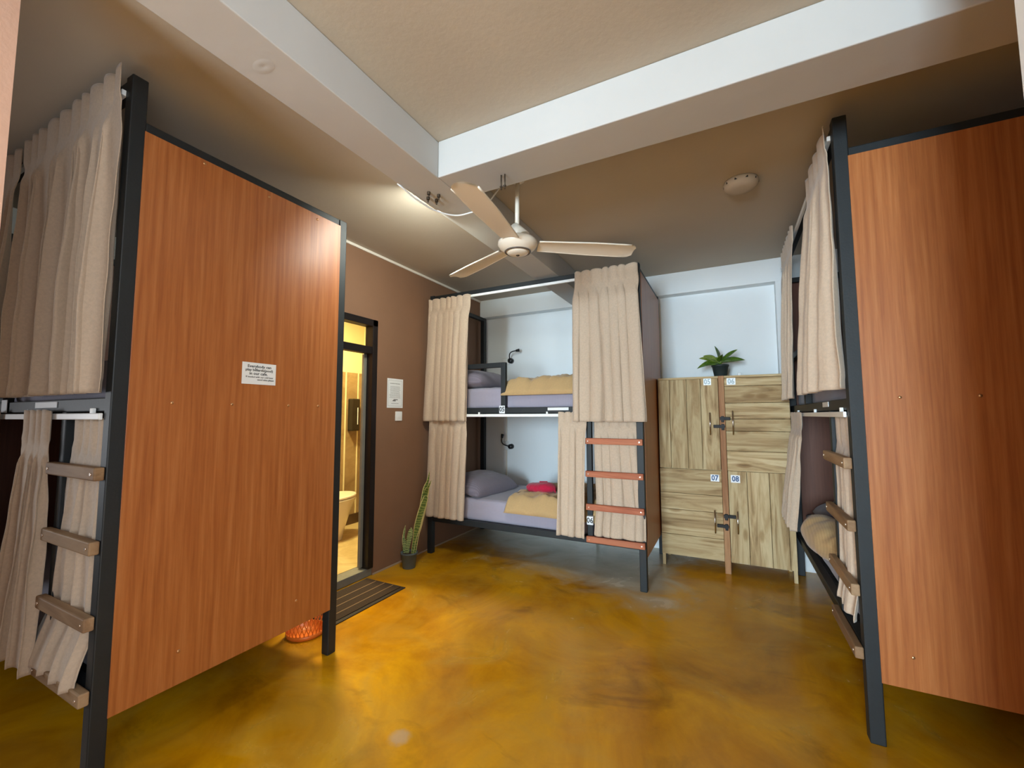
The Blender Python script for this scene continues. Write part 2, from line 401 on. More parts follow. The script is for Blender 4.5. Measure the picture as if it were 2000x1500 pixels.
# bathroom beyond the doorway
struct('wall_bathroom_far', MB().box((-1.35, -1.5, 1.76), (-1.25, .4, Zc)).box((-1.36, -1.5, 0), (-1.26, .4, 1.76)), 'cream')
struct('trim_7', MB().box((-1.26, -1.5, .06), (-1.235, .33, 1.76), .003), 'bath_tile')
struct('trim_8', MB().box((-1.26, .305, .06), (-.12, .33, 1.76), .003), 'bath_tile')
struct('wall_bathroom_side', MB().box((-1.35, .33, 0), (-.12, .42, Zc)), 'cream')
struct('trim_9', MB().box((-1.235, -1.5, .06), (-1.222, .305, .17)).box((-1.235, .292, .06), (-.12, .305, .17)), 'skirt')
struct('floor_bathroom', MB().box((-1.36, -1.50, .001), (-.121, .42, .06)), 'bath_floor')
struct('trim_10', MB().box((-.12, DY0, .001), (-.004, DY1, .06), .004), 'cement_sill')
# cream grouted corner strips on the bathroom wall
struct('trim_11', MB().box((-1.235, .06, .17), (-1.228, .075, 1.76)).box((-1.235, .235, .17), (-1.228, .25, 1.76)), 'cream')
# door frame
d = MB()
for y0, y1 in ((DY0, DY0+.055), (DY1-.055, DY1)): d.box((-.075, y0, .06), (.012, y1, DZ), .004)
d.box((-.075, DY0, DZ-.055), (.012, DY1, DZ), .004); d.box((-.06, DY0, 1.772), (.006, DY1, 1.83), .003)
door = struct('door_1', d, 'doorblack')
props(MB().box((-.05, DY0+.055, 1.83), (-.046, DY1-.055, DZ-.055)).build('transom_pane', 'glass', door))
dl = MB().box((-.075, DY1-.085, .07), (-.05, DY1-.055, 1.772), .003); dl.build('door_stop', 'cement_sill', door)

# ------------------------------------------------------------------ bunk beds
BL, PT = 1.97, .05    # length, width, post size
ZU, ZL = 1.285, .29            # undersides of upper and lower rails

def soft_block(x0, x1, y0, y1, z0, z1, r=.03, n=24, wr=.004, seed=0):
    """rounded, slightly rumpled mattress block"""
    m = MB(); dx, dy, dz = x1-x0, y1-y0, z1-z0
    bmx = bmesh.new(); bmesh.ops.create_cube(bmx, size=1)
    bmesh.ops.subdivide_edges(bmx, edges=bmx.edges[:], cuts=n, use_grid_fill=True)
    for v in bmx.verts:
        p = Vector(((v.co.x)*dx, v.co.y*dy, v.co.z*dz))
        inner = Vector((max(-dx/2+r, min(dx/2-r, p.x)), max(-dy/2+r, min(dy/2-r, p.y)), max(-dz/2+r, min(dz/2-r, p.z))))
        q = p-inner
        if q.length > 1e-6: p = inner+q.normalized()*r
        c = Vector(((x0+x1)/2, (y0+y1)/2, (z0+z1)/2))+p
        w = noise.noise(Vector((c.x*9+seed, c.y*9, c.z*3+c.x*6)))*wr+noise.noise(Vector((c.x*30, c.y*3+seed, c.z*18)))*wr*.5
        if abs(v.co.z) < .49 or v.co.z > 0: c += Vector((0, -w*1.5 if v.co.y < 0 else 0, w))
        v.co = c
    me = bpy.data.meshes.new('x'); bmx.to_mesh(me); bmx.free(); m.bm.from_mesh(me); bpy.data.meshes.remove(me)
    for f in m.bm.faces: f.smooth = True
    return m
DRAPE = lambda d: (lambda x, y: -d*max(0, min(1, (.085-y)/.07))**1.5)
def puff(x0, x1, y0, y1, z0, h, p=.35, nz=.02, ns=5, seed=0, nu=60, nv=44, sag=None, under=.2):
    """closed cushion/duvet shape: top bulges, bottom nearly flat"""
    m = MB()
    def prof(u, v):
        a = max(0, 1-abs(2*u-1)**4); b = max(0, 1-abs(2*v-1)**4)
        return (a*b)**p
    def pos(u, v, top):
        e = prof(u, v); x = x0+(x1-x0)*u; y = y0+(y1-y0)*v
        k = noise.noise(Vector((x*ns+seed, y*ns, seed)))*nz+noise.noise(Vector((x*ns*3, y*ns*2+seed, 3)))*nz*.45
        z = z0+(h*e+k*e if top else -under*h*e)+ (h*under)
        if sag: z += sag(x, y)
        # wavy border
        x += noise.noise(Vector((y*4+seed, x, 1)))*.012; y += noise.noise(Vector((x*4, seed, 2)))*.012
        return Vector((x, y, z))
    m.grid(lambda u, v: pos(u, v, True), nu, nv); m.grid(lambda u, v: pos(u, v, False), nu, nv)
    bmesh.ops.remove_doubles(m.bm, verts=m.bm.verts[:], dist=.0008)
    return m

def bunk(loc, rot, label, H, railH, rung_mat, stile_s, BW, panel_cut=.235, inner='veneer_in', screws=(), foot_panel=True):
    """local frame: x runs away from the ladder end as -s, y into the bed; front ladder-end corner at the origin"""
    R = empty('bunk_bed', loc, label, 'bunk bed', 'three black steel bunk beds', rot)
    P = lambda s, t, z: (-s, t, z)
    def bar(name, a, b, mat='black', bev=.004, par=R, lab=None):
        o = MB().box(P(*a), P(*b), bev).build(name, mat, par)
        if lab: o['label'] = lab
        return o
    for s, t, h in ((0, 0, H), (BL-PT, 0, H), (0, BW-PT, railH), (BL-PT, BW-PT, railH)):
        bar('post', (s, t, 0), (s+PT, t+PT, h))
    bar('top_rail', (PT, .006, H-.045), (BL-PT, .046, H-.005))
    for s in (0, BL-PT):
        bar('end_rail', (s+.004, PT, railH-.04), (s+PT-.004, BW-PT, railH))
        bar('end_rail', (s+.006, PT, ZU), (s+PT-.006, BW-PT, ZU+.045)); bar('end_rail', (s+.006, PT, ZL), (s+PT-.006, BW-PT, ZL+.045))
    for z in (ZU, ZL):
        bar('side_rail', (PT, .004, z), (BL-PT, .044, z+.05)); bar('side_rail', (PT, BW-.044, z), (BL-PT, BW-.004, z+.05))
        m = MB()
        for k in range(12):
            s = .1+k*(BL-.2)/11; m.box(P(s-.078, .044, z+.02), P(s+.078, BW-.044, z+.036), .002)
        m.build('bed_slats', 'black', R)
    # veneered end panel, its face flush outside the end posts
    pn = MB().box(P(-.0035, PT-.004, panel_cut), P(.006, BW-PT+.004, railH-.038), .001).build('end_panel', 'veneer', R)
    MB().box(P(.0062, PT-.004, panel_cut+.01), P(.011, BW-PT+.004, railH-.045)).build('panel_lining', inner, R)
    if foot_panel: MB().box(P(BL-.006, PT-.004, panel_cut), P(BL+.0035, BW-PT+.004, railH-.038), .001).build('foot_panel', 'veneer_in', R)
    for (t, z) in screws:
        MB().sph(P(-.0035, t, z), .0065, (.6, 1, 1), n=10).build('screw_head', 'screw', pn)
    # curtain tracks
    MB().box(P(PT, -.012, H-.072), P(BL-PT, .006, H-.050), .003).build('curtain_track', 'track', R)
    MB().box(P(PT, -.013, ZU-.030), P(BL-PT, -.001, ZU-.006), .003).build('curtain_track', 'track', R)
    for s in (.12, .75, 1.4): MB().box(P(s, -.010, ZU-.01), P(s+.016, .003, ZU+.012), .002).build('track_bracket', 'track', R)
    # ladder
    bar('ladder_stile', (stile_s, .002, ZL+.05), (stile_s+.042, .036, ZU), bev=.003)
    for z in (1.045, .795, .545, .305):
        r = MB().box(P(.003, -.031, z), P(stile_s+.044, -.0015, z+.046), .005, tone=(random.random(),)*3+(1,)).build('ladder_rung', rung_mat, R)
        for s in (.026, stile_s+.02): MB().cyl(P(s, -.034, z+.023), P(s, -.03, z+.023), .005, n=12).build('bolt_head', 'bright_screw', r)
    # guard rail at the pillow end of the upper bunk
    g = MB(); g.box(P(1.152, .006, ZU+.05), P(1.195, .044, 1.73), .003); g.box(P(1.195, .006, 1.688), P(BL-PT, .044, 1.73), .003)
    g.build('guard_rail', 'black', R)
    return R
random.seed(4)
SCR = [(.182, 1.319), (.405, 1.318), (.671, 1.318), (.84, 1.319), (.533, 2.318), (.25, 2.33), (.80, 2.32), (.25, .36), (.75, .36)]
WM, WL, WR = .985, 1.0, .96
bunkM = bunk((2.016, -.075, 0), 0, 'black steel bunk bed against the white wall, with salmon ladder rungs and open curtains', 2.42, 2.395, 'rung_red', .392, WM, foot_panel=False)
bunkL = bunk((.6465, -2.607, 0), 0, 'black steel bunk bed at the left, small notice on its orange end panel', 2.5465, 2.385, 'rung_grey', .385, WL, screws=SCR)
bunkR = bunk((3.02, -1.116, 0), -PI/2, 'black steel bunk bed at the right edge, its dark end panel cropped by the frame', 2.5417, 2.395, 'rung_grey', .385, WR, screws=[(.158, 1.333), (.384, 1.334), (.143, .353), (.65, 1.333), (.65, .353)])

# small cards and strips fixed to the rails (parts of each bunk, local frame)
def card(bk, s0, s1, z0, z1, t, mat='white', name='rail_label', text=None, ink='ink', size=.04):
    o = MB().box((-s0, t-.003, z0), (-s1, t if t > -.02 else .002, z1), .0006).build(name, mat, bk)
    if text: lettering('lettering', [(text, 0, 0, size, .0012)], plane_frame((-(s0+s1)/2, t-.0032, (z0+z1)/2), (1, 0, 0), (0, 0, 1)), ink, o, .9)
    return o
card(bunkM, 1.15, 1.205, ZU+.0, ZU+.066, -.001, 'tag', 'number_card', '05', 'ink', .058)
card(bunkM, .575, .755, ZU+.022, ZU+.045, .003, 'white', 'switch_label')
card(bunkM, .380, .428, .438, .50, -.030, 'tag', 'number_card', '06', 'ink', .055)
card(bunkL, .48, .71, ZU+.018, ZU+.042, .003, 'white', 'switch_label')
card(bunkL, 1.05, 1.12, ZU-.0, ZU+.06, -.001, 'tag', 'number_card')
card(bunkR, .42, .56, ZU+.02, ZU+.045, .003, 'white', 'switch_label')

# bedding ------------------------------------------------------------------
def tfm(bk):
    return Matrix.Translation(bk.location) @ Matrix.Rotation(bk.rotation_euler.z, 4, 'Z')
def bedding(bk, name, mb, mat, label, cat, group=None, base=(0, 0, 0)):
    T = tfm(bk); loc = T @ Vector(base)
    return mb.build(name, mat, tf=T, loc=loc, label=label, cat=cat, group=group)
GM = 'mattresses in lavender striped sheets'
for bk, BW, wh in ((bunkM, WM, 'middle bunk by the white wall'), (bunkL, WL, 'left bunk behind the long curtains'), (bunkR, WR, 'right bunk beside the lockers')):
    for lv, z, sd in (('upper', ZU+.038, 3), ('lower', ZL+.038, 8)):
        hh = .195 if bk is bunkM else .17
        bedding(bk, 'mattress', soft_block(-BL+.062, -.062, .058, BW-.055, z, z+hh, .035, 26, .006, sd), 'sheet',
                'lavender striped mattress on the %s level of the %s' % (lv, wh), 'mattress', GM, (-BL/2, BW/2, z))
# pillows (local x = -s). pillow end is the far end from the ladder
def pillow(bk, cx, cy, cz, sx, sy, h, rotz, tilt, label, mat='pillow', seed=1, nz=.008):
    m = puff(-sx/2, sx/2, -sy/2, sy/2, 0, h, .55, nz, 9, seed, 40, 48, under=.45)
    T = Matrix.Translation((cx, cy, cz)) @ Matrix.Rotation(rotz, 4, 'Z') @ Matrix.Rotation(tilt, 4, 'Y')
    m.bm.transform(T); return bedding(bk, 'pillow', m, mat, label, 'pillow', None, (cx, cy, cz))
pillow(bunkM, -1.63, .40, .530, .43, .66, .12, -.12, math.radians(10), 'grey striped pillow on the lower bed against the brown wall', seed=2)
pillow(bunkM, -1.62, .33, 1.525, .42, .62, .12, 0, math.radians(4), 'grey striped pillow behind the guard rail of the upper bed', seed=5)
pillow(bunkR, -1.55, .40, .49, .42, .62, .11, 0, 0, 'grey pillow on the lower level of the right bunk', seed=7)
# duvets
bedding(bunkM, 'duvet', puff(-1.20, -.10, .0, .72, 1.520, .075, .24, .034, 9, 4, 80, 70, DRAPE(.085), .08), 'duvet',
        'folded tan striped duvet on the upper bed of the middle bunk', 'duvet', None, (-.6, .35, 1.51))
bedding(bunkM, 'duvet', puff(-1.17, -.10, .0, .88, .524, .072, .24, .034, 9, 9, 80, 70, DRAPE(.085), .08), 'duvet',
        'folded tan duvet on the lower bed, under the crimson towel', 'duvet', None, (-.6, .4, .515))
# crimson towel roll
m = MB()
def towel(u, v):
    a = 2*PI*u; L = v*2-1; r = max(0, 1-abs(L)**3.2)**.5
    x = L*.155; k = 1+.06*noise.noise(Vector((L*6, math.cos(a)*2, math.sin(a)*2)))
    return Vector((x, math.cos(a)*.085*r*k, math.sin(a)*.047*r*k+.008*math.sin(L*3)))
m.grid(towel, 36, 44, close_u=True)
m.tube([(-.02, 0, .05), (.04, .03, .052), (.10, -.02, .04), (.15, .0, .012), (.17, -.02, -.02)], .006, 8)
m.bm.transform(Matrix.Translation((-.945, .30, .625)) @ Matrix.Rotation(-.28, 4, 'Z'))
bedding(bunkM, 'rolled_towel', m, 'towel', 'rolled crimson towel lying on the tan duvet of the lower bed', 'towel', None, (-.945, .3, .60))
# tan blanket spilling out of the right bunk's lower bed
m = MB()
def spill(u, v):
    s = .80+u*.52; e = max(0, 1-abs(2*u-1)**2.6)**.5; a = v*1.75*PI-.35*PI
    R0 = .115*e*(1+.22*noise.noise(Vector((u*4, v*3, 2))))
    return Vector((-s+.05*math.sin(v*5)*e, .075+.02*math.sin(u*6)-R0*1.15*math.cos(a-.5*PI+PI/2)*.9, .545+R0*math.sin(a)-.045*(1-u)+.012*noise.noise(Vector((u*9, v*9, 5)))))
m.grid(lambda u, v: spill(u, v*8/7), 44, 40)
bedding(bunkR, 'blanket', m, 'duvet', 'crumpled tan blanket spilling over the edge of the right bunk', 'blanket', None, (-1, .15, .5)).modifiers.new('s', 'SOLIDIFY').thickness = .01

# curtains -----------------------------------------------------------------
def curtain(bk, T0, T1, B0, B1, z0, z1, folds, amp, label, tt=-.035, tb=-.06, seed=0, header=.085, group=None, flare=None, hug=None):
    """T0..T1 / B0..B1: span along the bed (s) at top and bottom; tt/tb: distance in front of the frame"""
    rnd = random.Random(seed); ph = [rnd.uniform(0, 6.28) for _ in range(8)]; Hh = z0-z1; hv = header/Hh
    nu = max(70, folds*20); nv = 60
    def wave(x):      # rounded pleat profile
        s = math.sin(x); return math.copysign(abs(s)**.7, s)
    def sst(x): x = max(0, min(1, x)); return x*x*(3-2*x)
    def f(u, v):
        k = min(1, max(0, (v-hv*.6)/(1-hv)))
        s = T0+(T1-T0)*u+((B0+(B1-B0)*u)-(T0+(T1-T0)*u))*k**.75
        z = z0-Hh*v
        dr = noise.noise(Vector((u*2.6+seed*3.1, v*.9, seed)))*1.5*sst(v*1.3)
        ww = 2*PI*folds*(u+.020*math.sin(2*PI*u*1.7+ph[0])+.012*math.sin(2*PI*u*4.1+ph[1]))+ph[3]
        wl = ww+dr
        amv = (.75+.5*noise.noise(Vector((u*folds*.45, v*1.1, seed+5))))
        g = (v-hv)/(1-hv)
        # heading: stiff pinched pleats that stand up from the tape
        pin = abs(math.sin(ww*.5))**.6
        q = v/hv
        dh = .017*pin*(1-.15*q)-.004; 
        dt = .004                                    # at the tape the cloth is drawn flat
        db = amp*(.40+.60*sst(g*1.5))*amv*(wave(wl)*.62+.28*math.sin(wl*.5+ph[4]+v))+.008*(1-g)
        db += .005*noise.noise(Vector((u*14+seed, v*7, seed)))
        if v < hv: d = dh+(dt-dh)*sst((q-.78)/.22); z += .010*pin*(1-q)
        else: d = dt+(db-dt)*sst(g*12); s += amp*.42*math.cos(wl+.4)*sst(g*8)
        if v > .955: d += .002*sst((v-.955)/.01)
        kk = k*(min(1, hug+(1-hug)*u*2.2) if hug is not None else 1)
        t = tt+(tb-tt)*kk-d
        if flare and v > flare[0]:
            h = (v-flare[0])/(1-flare[0]); t -= flare[1]*h*h*(3-2*h)
        return Vector((-s, t, z))
    # rows: dense through the heading, then even
    m = MB(); rows = [hv*i/9 for i in range(9)]+[hv+(1-hv)*i/nv for i in range(nv+1)]
    m.grid(lambda u, v: f(u, rows[round(v*(len(rows)-1))]), nu, len(rows)-1)
    T = tfm(bk); base = T @ Vector((-(T0+T1)/2, tt, z0))
    o = m.build('curtain', 'curtain', tf=T, loc=base, label=label, cat='curtain', group=group or 'beige linen bunk curtains', recalc=True)
    md = o.modifiers.new('thickness', 'SOLIDIFY'); md.thickness = .0025; md.offset = 0
    return o
mx = lambda x: 2.016-x     # world x -> s for the middle bunk
lx = lambda x: .6465-x
curtain(bunkM, mx(.056), mx(.526), mx(.004), mx(.50), 2.365, 1.215, 7, .046, 'beige curtain drawn to the brown wall side of the upper middle bed', -.022, -.035, 1, header=.11)
curtain(bunkM, mx(1.515), mx(2.01), mx(1.51), mx(2.07), 2.405, 1.218, 7, .05, 'wide beige curtain at the ladder end of the upper middle bed', -.022, -.05, 2, header=.11)
curtain(bunkM, mx(.075), mx(.49), mx(.045), mx(.452), 1.262, .342, 6, .036, 'beige curtain on the lower middle bed beside the snake plant', -.02, -.028, 3, header=.07)
curtain(bunkM, mx(1.365), mx(1.597), mx(1.345), mx(1.574), 1.285, .335, 4, .034, 'narrow beige curtain left of the salmon-runged ladder', -.02, -.035, 4, header=.09)
curtain(bunkM, mx(1.645), mx(1.965), mx(1.655), mx(2.035), 1.252, .372, 5, .022, 'beige curtain behind the salmon-coloured ladder rungs', .018, .014, 5, flare=(.74, .080), header=.09)
curtain(bunkL, lx(.622), lx(-.36), lx(.603), lx(-.345), 2.568, 1.352, 9, .052, 'long beige curtain of the left upper bed, beside the black post', -.014, -.03, 11, header=.13, hug=.3)
curtain(bunkL, lx(-.41), lx(-1.28), lx(-.40), lx(-1.30), 2.555, 1.35, 8, .045, 'beige curtain at the left edge of the picture, upper bed', -.018, -.04, 12, header=.13)
curtain(bunkL, lx(.205), lx(-.06), lx(.25), lx(-.17), 1.285, .31, 4, .045, 'beige curtain on the left lower bed, left of the ladder stile', -.02, -.045, 13, header=.14)
curtain(bunkL, lx(.592), lx(.33), lx(.585), lx(.15), 1.252, .34, 4, .022, 'beige curtain behind the raw wooden rungs of the left ladder', .018, .012, 14, header=.14, flare=(.76, .045))
curtain(bunkL, lx(-.38), lx(-1.28), lx(-.44), lx(-1.30), 1.285, .27, 7, .05, 'sunlit beige curtain at the far left, lower bed', -.02, -.05, 15, header=.13)
ry = lambda y: y+1.116
curtain(bunkR, ry(-1.075), ry(-.58), ry(-1.09), ry(-.40), 2.53, 1.375, 4, .050, 'pale beige curtain at the near end of the right upper bed', -.012, -.07, 21, header=.12, hug=.15)
curtain(bunkR, ry(-.06), ry(.54), ry(-.02), ry(.56), 2.50, 1.375, 7, .030, 'shaded beige curtain at the far end of the right upper bed', -.025, -.065, 22, header=.12)
curtain(bunkR, ry(-1.06), ry(-.76), ry(-1.06), ry(-.78), 1.252, .42, 3, .028, 'beige curtain behind the rungs of the right ladder', .018, .012, 23, header=.13, flare=(.8, .02))
curtain(bunkR, ry(.0), ry(.50), ry(-.02), ry(.50), 1.275, .52, 5, .040, 'beige curtain hanging low beside the wooden lockers', -.02, -.10, 24, header=.12)

# ------------------------------------------------------------------ lockers
LK = empty('locker_cabinet', (2.52, .80, 0), 'pale board locker cabinet with four numbered doors and a reddish middle batten', 'locker')
def L(mb, name, mat, par=LK, **kw):
    return mb.build(name, mat, par, tf=Matrix.Translation(-Vector(LK.location)), **kw)
rt = lambda: (random.random(), random.random(), random.random(), 1)
KY = .598; XA, XB, HK = 2.03, 3.0, 1.588
m = MB(); m.box((XA+.01, KY+.022, .095), (XA+.03, .915, HK-.02), .001, tone=rt()); m.box((XB-.03, KY+.022, .095), (XB-.01, .915, HK-.02), .001, tone=rt())
m.box((XA+.03, .895, .095), (XB-.03, .913, HK-.02), tone=rt()); m.box((XA+.03, KY+.022, .095), (XB-.03, .895, .115), tone=rt()); m.box((XA+.03, KY+.022, .80), (XB-.03, .895, .818), tone=rt())
L(m, 'body', 'plank_v')
L(MB().box((XA+.002, KY+.002, HK-.019), (XB-.002, .918, HK), .002, tone=rt()), 'top_board', 'plank_h')
for x0, x1, y0, y1 in ((XA+.002, XA+.028, KY+.003, KY+.03), (XB-.028, XB-.002, KY+.003, KY+.03), (XA+.01, XA+.035, .87, .91), (XB-.035, XB-.01, .87, .91)):
    L(MB().box((x0, y0, 0), (x1, y1, .10), .002, tone=rt()), 'leg', 'plank_v')
L(MB().box((2.509, KY-.012, 0), (2.552, KY+.02, HK), .003, tone=(.6, .3, .5, 1)), 'middle_batten', 'redwood')
def locker_door(x0, x1, z0, z1, cuts, vert, hx, hz0, hz1, lock, plate, txt, lab):
    m = MB(); g = .0015
    edges = [x0 if vert else z0]+cuts+[x1 if vert else z1]
    for a, b in zip(edges[:-1], edges[1:]):
        tn = rt()
        if vert: m.box((a+g, KY, z0), (b-g, KY+.02, z1), .0015, tone=tn)
        else: m.box((x0, KY, a+g), (x1, KY+.02, b-g), .0015, tone=tn)
    D = L(m, 'door', 'plank_v' if vert else 'plank_h', label=lab)
    h = MB().cyl((hx, KY-.028, hz0), (hx, KY-.028, hz1), .0055, n=14)
    for z in (hz0+.025, hz1-.025): h.cyl((hx, KY-.028, z), (hx, KY, z), .004, n=10)
    L(h, 'handle', 'chrome', D)
    lx0, lx1, lz = lock; mid = (lx0+lx1)/2
    k = MB().box((lx0, KY-.02, lz-.013), (lx1, KY-.001, lz+.013), .003)
    cx = 2.53
    k.cyl((cx, KY-.034, lz), (cx, KY-.006, lz), .018, n=16); k.box((cx-.009, KY-.028, lz-.03), (cx+.012, KY-.014, lz+.02), .003)
    L(k, 'hasp_lock', 'lockblack', D)
    px, pz, w, hh = plate
    p = L(MB().box((px, KY-.0025, pz), (px+w, KY-.0003, pz+hh), .0004), 'number_card', 'tag', D)
    T = plane_frame((px+w/2-LK.location.x, KY-.0028-LK.location.y, pz+hh/2), (1, 0, 0), (0, 0, 1))
    lettering('lettering', [(txt, 0, -.001, .060, .0016)], T, 'blueink' if txt in ('07', '08') else 'paleink', p, .85)
    return D
XS0, XS1, ZM = 2.507, 2.554, .812
locker_door(XA, XS0, ZM+.003, HK-.02, [2.125, 2.262, 2.372], True, 2.438, 1.10, 1.285, (2.462, 2.535, 1.172), (2.398, 1.515, .058, .055), '05', 'upper left door of upright boards')
locker_door(XS1, XB, ZM+.003, HK-.02, [.975, 1.135, 1.232, 1.362, 1.50], False, 2.606, 1.105, 1.30, (2.512, 2.588, 1.236), (2.572, 1.512, .064, .055), '06', 'upper right door of boards laid across')
locker_door(XA, XS0, .09, ZM, [.262, .47, .607], False, 2.448, .312, .495, (2.462, 2.535, .372), (2.426, .722, .064, .056), '07', 'lower left door of boards laid across')
locker_door(XS1, XB, .09, ZM, [2.688, 2.84, 2.955], True, 2.612, .325, .50, (2.512, 2.60, .452), (2.574, .722, .066, .06), '08', 'lower right door of upright boards')
MB().box((2.655, .70, HK), (2.682, .715, HK+.028), .003).build('wall_clip', 'white', loc=(2.668, .707, HK), label='tiny white plastic box on top of the lockers beside the plant', cat='box')

# ------------------------------------------------------------------ plants
def leaf(base, ax, tip_dir, length, width, droop, fold=.25, n=14, wpos=.5, mats=None, curl=0, roll=0):
    """a blade from base; returns MB"""
    m = MB(); d = Vector(tip_dir).normalized(); side = d.cross(Vector((0, 0, 1)))
    if side.length < .05: side = Vector(ax)
    side.normalize(); side = Matrix.Rotation(math.radians(roll), 3, d) @ side
    up0 = side.cross(d).normalized()
    def f(u, v):
        w = width*(math.sin(PI*min(1, max(.0, v**(.5/wpos if False else .85))))**.8)*(.98)
        if v > .99: w = 0
        c = Vector(base)+d*length*v+Vector((0, 0, -1))*droop*length*v*v
        x = (u*2-1)
        return c+side*(x*w/2)+up0*(abs(x)**1.5*fold*w*.5+curl*math.sin(v*9)*w*.06)
    m.grid(f, 6, n); return m
# green plant on the lockers
PX, PY, PZ = 2.527, .76, HK
G = empty('potted_plant', (PX, PY, PZ), 'small green leafy plant in a dark pot on top of the lockers', 'plant')
sh = Matrix.Translation((-PX, -PY, -PZ))
MB().lathe([(.046, 0), (.048, .004), (.064, .092), (.069, .093), (.070, .108), (.064, .108), (.060, .095), (.0, .094)][:-1], (0, 0, 0), 32).build('pot', 'pot', G)
MB().lathe([(.001, .088), (.058, .09), (.058, .096), (.03, .101), (.001, .102)], (0, 0, 0), 24).build('soil', 'soil', G)
LV = [((-1, -.2, .62), .135, .085, .1, 1), ((-.25, -.15, 1), .135, .10, .0, 0), ((.85, -.2, .75), .165, .066, .1, 0), ((1, .1, .30), .18, .075, .22, 0),
      ((-1, -.35, .42), .165, .072, .15, 1), ((-1, .0, .10), .165, .08, .35, 0), ((-.7, -.6, .05), .125, .085, .25, 0), ((.6, -.7, .25), .12, .065, .3, 0),
      ((.1, -.8, .6), .11, .07, .2, 0), ((.5, .6, .5), .12, .07, .2, 0), ((-.5, .7, .5), .12, .07, .2, 1)]
for i, (dr, ln, wd, dp, k) in enumerate(LV):
    d0 = Vector(dr).normalized()
    mm = leaf(Vector((0, 0, .125))+d0*.02, (1, 0, 0), dr, ln, wd, dp, .3, 14, roll=(42 if dr[0] > 0 else -42))
    mm.tube([(0, 0, .098), Vector((0, 0, .118))+d0*.01, Vector((0, 0, .125))+d0*.024], .003, 6)
    o = mm.build('leaf', 'leaf_light' if k else 'leaf', G, recalc=False); md = o.modifiers.new('s', 'SOLIDIFY'); md.thickness = .0012

# snake plant beside the middle bunk
SX, SY = .150, -.445
G = empty('snake_plant', (SX, SY, 0), 'snake plant with cream-edged leaves in a slate pot by the brown wall', 'plant')
MB().lathe([(.050, 0), (.053, .004), (.064, .112), (.070, .113), (.072, .128), (.066, .128), (.061, .112)], (0, 0, 0), 32).build('pot', 'greypot', G)
MB().lathe([(.001, .104), (.059, .106), (.059, .112), (.03, .118), (.001, .119)], (0, 0, 0), 24).build('soil', 'soil', G)
def blade(pts, widths, mats, facing=(.45, -.9, 0), edge=.14, cup=.25, n=26, twist=0, nm='leaf'):
    m = MB(); pts = [Vector(p) for p in pts]
    def P(t):
        k = t*(len(pts)-1); i = min(int(k), len(pts)-2); f = k-i
        p0 = pts[max(i-1, 0)]; p1 = pts[i]; p2 = pts[i+1]; p3 = pts[min(i+2, len(pts)-1)]
        return .5*((2*p1)+(p2-p0)*f+(2*p0-5*p1+4*p2-p3)*f*f+(3*p1-p0-3*p2+p3)*f**3)
    def Wd(t):
        k = t*(len(widths)-1); i = min(int(k), len(widths)-2); f = k-i; f = f*f*(3-2*f); return widths[i]*(1-f)+widths[i+1]*f
    us = [0, edge, .3, .5, .7, 1-edge, 1]
    def f(u, v):
        x = us[round(u*6)]*2-1
        d = (P(min(1, v+.02))-P(max(0, v-.02))).normalized(); F = Vector(facing); a = twist*v
        F = Matrix.Rotation(a, 3, 'Z') @ F
        s = d.cross(F).normalized(); nn = s.cross(d).normalized()
        return P(v)+s*x*Wd(v)/2-nn*(cup*abs(x)**1.6*Wd(v)*.5)
    m.grid(f, 6, n, mi=lambda i, j: 1 if i in (0, 5) else 0)
    o = m.build(nm, mats, G, recalc=False); md = o.modifiers.new('s', 'SOLIDIFY'); md.thickness = .003
blade([(.03, .0, .10), (.05, .01, .25), (.09, .02, .42), (.135, .03, .56), (.15, .03, .60)], [.018, .03, .06, .058, .045, .004], ['snake', 'snake_edge'], twist=.1)
blade([(.04, .02, .10), (.06, .03, .26), (.09, .04, .42), (.125, .045, .60), (.165, .03, .665), (.20, .03, .73)], [.016, .024, .045, .06, .05, .022, .003], ['snake', 'snake_edge'], facing=(.3, -.9, .1), twist=-.3)
blade([(.035, .03, .10), (.05, .04, .25), (.075, .05, .45), (.12, .05, .64), (.15, .05, .72), (.165, .05, .80)], [.014, .022, .036, .042, .022, .003], ['snake', 'snake_edge'], facing=(.6, -.7, 0), twist=.5)
blade([(-.015, -.01, .10), (-.012, -.01, .16), (.0, -.01, .22), (.012, -.005, .28), (.02, 0, .33)], [.026, .036, .04, .046, .042, .006], ['snake_pale', 'snake_pale'])
blade([(-.035, -.01, .10), (-.045, -.01, .15), (-.045, -.01, .20), (-.04, -.01, .235)], [.02, .032, .03, .004], ['snake_pale', 'snake_pale'])
blade([(-.045, .0, .10), (-.062, .0, .18), (-.06, 0, .26), (-.045, 0, .34)], [.014, .02, .024, .02, .004], ['snake_pale', 'snake_edge'], facing=(.9, -.5, 0))

# ------------------------------------------------------------------ fan
FX, FY, FZ = 1.575, -1.25, 2.212
G = empty('ceiling_fan', (FX, FY, Zc), 'cream three-bladed ceiling fan hanging in front of the beam crossing', 'ceiling fan')
o_ = -Vector((FX, FY, Zc)); T = Matrix.Translation(o_)
MB().lathe([(.012, 0), (.055, -.001), (.055, -.012), (.04, -.045), (.018, -.06), (.012, -.06)][::-1], (0, 0, 0), 32).build('ceiling_canopy', 'fan', G)
MB().cyl((FX, FY, Zc-.02), (FX-.004, FY, FZ+.03), .0125, n=16).build('down_rod', 'fan', G, tf=T)
m = MB(); m.lathe([(.020, .085), (.026, .086), (.050, .0), (.046, .0)], (0, 0, 0), 28)     # loose bell cover slipped down the rod
m.bm.transform(T @ Matrix.Translation((FX+.022, FY, FZ+.030)) @ Matrix.Rotation(math.radians(-30), 4, 'Y')); m.build('bell_cover', 'fan', G)
